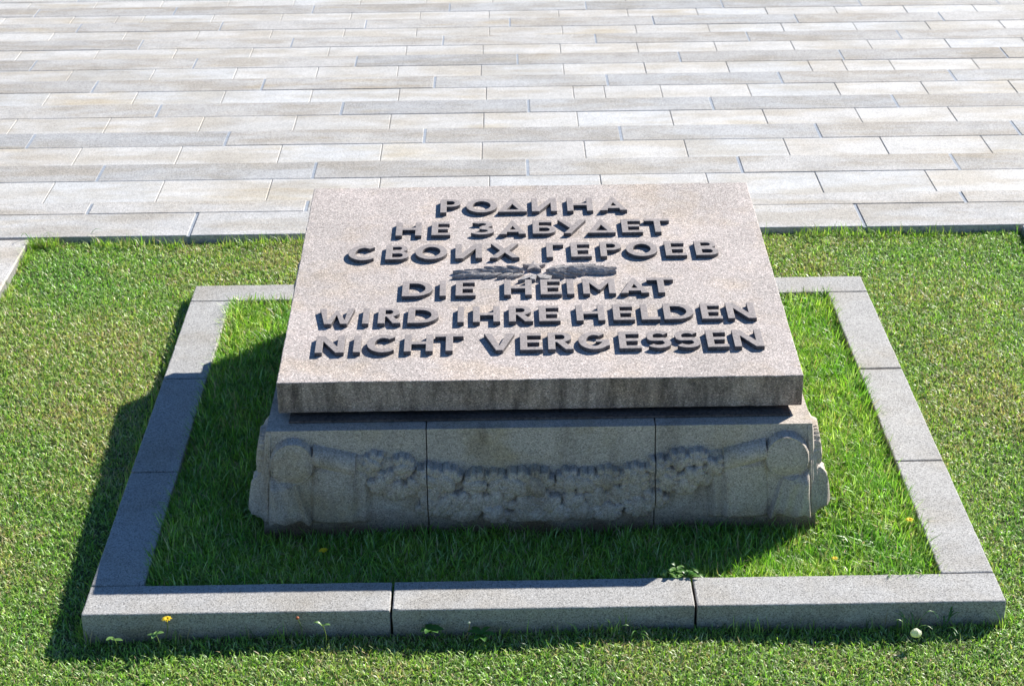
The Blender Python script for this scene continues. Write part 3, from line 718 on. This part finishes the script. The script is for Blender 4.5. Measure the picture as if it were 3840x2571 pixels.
# uncut fringe along stone edges
fx, fy_ = [], []
for _ in range(5200):
    k = npr.random()
    if k < .30: fx.append(npr.uniform(-LAWN_X, LAWN_X)); fy_.append(LAWN_Y1 + npr.uniform(-.03, .03))
    elif k < .385: fx.append(npr.uniform(-1.5, 1.5)); fy_.append(-npr.uniform(0, .045))
    elif k < .60: fx.append(-LAWN_X + npr.uniform(-.01, .03)); fy_.append(npr.uniform(0, LAWN_Y1))
    elif k < .66: fx.append(-LAWN_X + npr.exponential(.12)); fy_.append(LAWN_Y1 - npr.uniform(-.03, .03))
    else: s = 1 if npr.random() < .5 else -1; fx.append(s * (1.5 + npr.uniform(0, .03))); fy_.append(npr.uniform(0, KD))
fx, fy_ = np.array(fx), np.array(fy_)
cl = patch_noise(fx, fy_, 5, 1.7) > -.12; fx, fy_ = fx[cl], fy_[cl]
fr = blades('edge_grass', fx, fy_, lawn_z(fx, fy_), .040, .095, .0025, .0042, .1, .95, np.full(len(fx), .08), greens[:4])
tag(fr, 'untrimmed tufts of grass along the foot of the kerbs and pavement edge', 'grass', kind='stuff')

# ------------------------------------------------------------------ weeds, placed one by one
def ray_ground(px, py, z):
    """pixel of the 2342 px wide view, to the point at height z"""
    v = F_ * 7363.7 + R_ * (px * 1.6396 - 1920) - U_ * (py * 1.6396 - 1285.5)
    t = (z - CAM.z) / v.z; return CAM + v * t
def at_face(px, py, yy):
    v = F_ * 7363.7 + R_ * (px * 1.6396 - 1920) - U_ * (py * 1.6396 - 1285.5)
    return CAM + v * ((yy - CAM.y) / v.y)
def leafmesh(name, mat, parent, blades_, loc=(0, 0, 0)):
    """blades_: (x, y, z, azimuth, rise, length, width)"""
    V, F = [], []
    for (x, y, z, az, up, l, w) in blades_:
        b = len(V); n = 6; c, s_ = math.cos(az), math.sin(az)
        for i in range(n + 1):
            t = i / n; wd = w / 2 * math.sin(math.pi * (t * .9 + .07)) ** .7; r = l * t
            zz = z + l * (up * t - up * .7 * t * t)
            V += [(x + r * c - wd * s_, y + r * s_ + wd * c, zz + wd * .35), (x + r * c, y + r * s_, zz), (x + r * c + wd * s_, y + r * s_ - wd * c, zz + wd * .35)]
        for i in range(n):
            for k in range(2): F.append((b + i * 3 + k, b + i * 3 + k + 1, b + (i + 1) * 3 + k + 1, b + (i + 1) * 3 + k))
    return mobj(name, V, F, mat, parent, loc, smooth=True)
def stem_to(parent, tip, r=.0016, mat=M_stem, bend=.01):
    bm = bmesh.new(); rings = []; n = 5
    for i in range(n + 1):
        t = i / n; c = Vector(tip) * t + Vector((bend * math.sin(math.pi * t), 0, 0))
        rings.append([bm.verts.new(c + Vector((math.cos(a) * r, math.sin(a) * r, 0))) for a in (0, 1.57, 3.14, 4.71)])
    for a, b in zip(rings[:-1], rings[1:]):
        for k in range(4): bm.faces.new((a[k], a[(k + 1) % 4], b[(k + 1) % 4], b[k]))
    return bmobj('stem', bm, mat, parent, smooth=True)
def petals(parent, tip, R, mat=M_yellow, name='flower_head', k=26):
    bl = []
    for i in range(k):
        a = i * 2.4; lay_ = i / k
        bl.append((tip[0], tip[1], tip[2] + .002, a, .25 + 1.2 * (1 - lay_), R * (.55 + .45 * lay_), R * .32))
    return leafmesh(name, mat, parent, bl)
def flower(name, label, cat, px, py, zt, zb, tip_dx, R, group=None, leaves=0):
    tipw = ray_ground(px, py, zt) if zt is not None else at_face(px, py, -.035); base = Vector((tipw.x + tip_dx, tipw.y + .01, zb))
    o = empty(name, base); tag(o, label, cat, group)
    tip = tuple(tipw - base); stem_to(o, tip); petals(o, tip, R)
    if leaves:
        leafmesh('leaf', M_leaf, o, [(0, 0, .004, rng.uniform(0, 6.28), .6, rng.uniform(.04, .07), .016) for _ in range(leaves)])
    return o
G = 'yellow flowers in the grass'
flower('dandelion', 'yellow dandelion leaning on its stem before the left front kerb stone', 'flower', 382, 1417, None, -.11, -.03, .019, G, 3)
flower('dandelion', 'yellow dandelion in the dark shadowed grass below the plinth', 'flower', 740, 1260, .03, -.06, .004, .018, G, 3)
flower('dandelion', 'yellow dandelion in the sunlit strip near the right kerb stones', 'flower', 2080, 1190, .015, -.06, .004, .017, G, 2)
flower('buttercup', 'small orange-yellow bloom in sunlit grass near the front right kerb corner', 'flower', 1909, 1278, .012, -.06, .003, .013, G, 0)
def bud(name, label, cat, px, py, zt, zb, dx, R, mat, stemmat=M_stem):
    tipw = ray_ground(px, py, zt) if zt is not None else at_face(px, py, -.03); base = Vector((tipw.x + dx, tipw.y + .008, zb)); o = empty(name, base); tag(o, label, cat)
    tip = tipw - base; stem_to(o, tuple(tip), .0014, stemmat)
    bm = bmesh.new(); bmesh.ops.create_icosphere(bm, subdivisions=2, radius=R)
    for v in bm.verts: v.co = v.co * (1 + .22 * noise.noise(v.co * 400)); v.co.z *= .85
    bmesh.ops.translate(bm, verts=bm.verts, vec=tip); bmobj('head', bm, mat, o, smooth=False); return o
bud('seed_head', 'round white dandelion seed head at the foot of the right front kerb stone', 'flower', 2095, 1447, -.045, -.10, .004, .018, M_white)
bud('flower_bud', 'tiny white bud on a thin straw stem before the middle kerb stone', 'flower', 1073, 1423, None, -.11, -.028, .005, M_white, M_straw)
bud('russet_bud', 'small russet bud against the left front kerb stone', 'flower', 680, 1412, None, -.11, .004, .006, M_red)
def rosette(name, label, cat, px, py, z, zb, k, l, w, mat, up=.9, spread=6.28, a0=0):
    p = ray_ground(px, py, z) if z is not None else at_face(px, py, -.07); z = p.z; o = empty(name, (p.x, p.y, zb)); tag(o, label, cat)
    for i in range(k):
        a = a0 + spread * i / k + rng.uniform(-.25, .25)
        leafmesh('leaf', mat, o, [(0, 0, z - zb - .012 + rng.uniform(-.006, .006), a, up * rng.uniform(.4, 1.2), l * rng.uniform(.7, 1.1), w * rng.uniform(.8, 1.1))])
    stem_to(o, (0, 0, max(.01, z - zb - .008)), .0018)
    return o
p = ray_ground(1560, 1312, .0); lw = empty('leafy_weed', (p.x, p.y, -.06))
tag(lw, 'pale leafy weed sprouting over the inner edge of the front kerb', 'plant')
for i in range(34):
    q = rng.gauss(0, .035)
    leafmesh('leaf', M_clover if i % 3 else M_leaf, lw, [(q, rng.gauss(.0, .016), .05 + rng.uniform(0, .035) * (1 - abs(q) * 8), rng.uniform(0, 6.28), rng.uniform(.2, 1.1), rng.uniform(.018, .030), rng.uniform(.011, .017))])
for q in (-.03, 0, .03): stem_to(lw, (q, 0, .06), .0015)
rosette('broadleaf_weed', 'small broadleaf weed at the far left foot of the front kerb', 'plant', 258, 1452, None, -.11, 3, .030, .015, M_clover, .3)
rosette('broadleaf_weed', 'flat green broadleaf weed under the leaning dandelion', 'plant', 355, 1445, None, -.11, 4, .030, .016, M_clover, .3)
rosette('broadleaf_weed', 'single upright leaf catching sun near the joint of the left front kerb stone', 'plant', 737, 1422, None, -.11, 2, .03, .014, M_clover, 1.6)
rosette('broadleaf_weed', 'dark broadleaf clump just right of the first front kerb joint', 'plant', 985, 1437, -.05, -.10, 7, .045, .024, M_leaf, .8)
rosette('broadleaf_weed', 'dark broadleaf clump beside the thin straw stem', 'plant', 1100, 1445, -.06, -.10, 6, .045, .022, M_leaf, .6)
def tall_tuft(label, px, py, k, l, mat, zb=-.10, z=-.09):
    p = ray_ground(px, py, z); o = empty('grass_tuft', (p.x, p.y, zb)); tag(o, label, 'grass tuft')
    for i in range(k):
        leafmesh('blade', mat, o, [(rng.uniform(-.02, .02), rng.uniform(-.01, .01), 0, rng.uniform(0, 6.28), rng.uniform(1.2, 3.2), l * rng.uniform(.5, 1), .0045)])
tall_tuft('long bright grass blades rising before the right end of the front kerb', 2085, 1450, 9, .085, M_clover)
tall_tuft('long grass blades against the right front kerb stone near its corner', 2160, 1440, 7, .09, M_leaf)
tall_tuft('long dark grass blades left of the second front kerb joint', 1450, 1455, 8, .085, M_leaf)
tall_tuft('upright grass tuft at the rear left corner of the lawn', 78, 556, 14, .10, M_leaf, -.09, -.06)
tall_tuft('grass tuft leaning over the pavement edge right of the left lawn corner', 190, 552, 12, .09, M_leaf, -.09, -.06)
p = ray_ground(1905, 1150, .0); o = empty('dry_stalk', (p.x, p.y, -.05)); tag(o, 'arched dry straw stalk in the grass right of the plinth corner', 'stalk')
bm = bmesh.new(); rings = []
for i in range(13):
    t = i / 12; c = Vector((.085 * t, -.03 * t, .05 + .035 * math.sin(math.pi * t) - .02 * t))
    rings.append([bm.verts.new(c + Vector((0, math.cos(a) * .0016, math.sin(a) * .0016))) for a in (0, 2.1, 4.2)])
for a, b in zip(rings[:-1], rings[1:]):
    for k in range(3): bm.faces.new((a[k], a[(k + 1) % 3], b[(k + 1) % 3], b[k]))
bmobj('stalk', bm, M_straw, o, smooth=True)
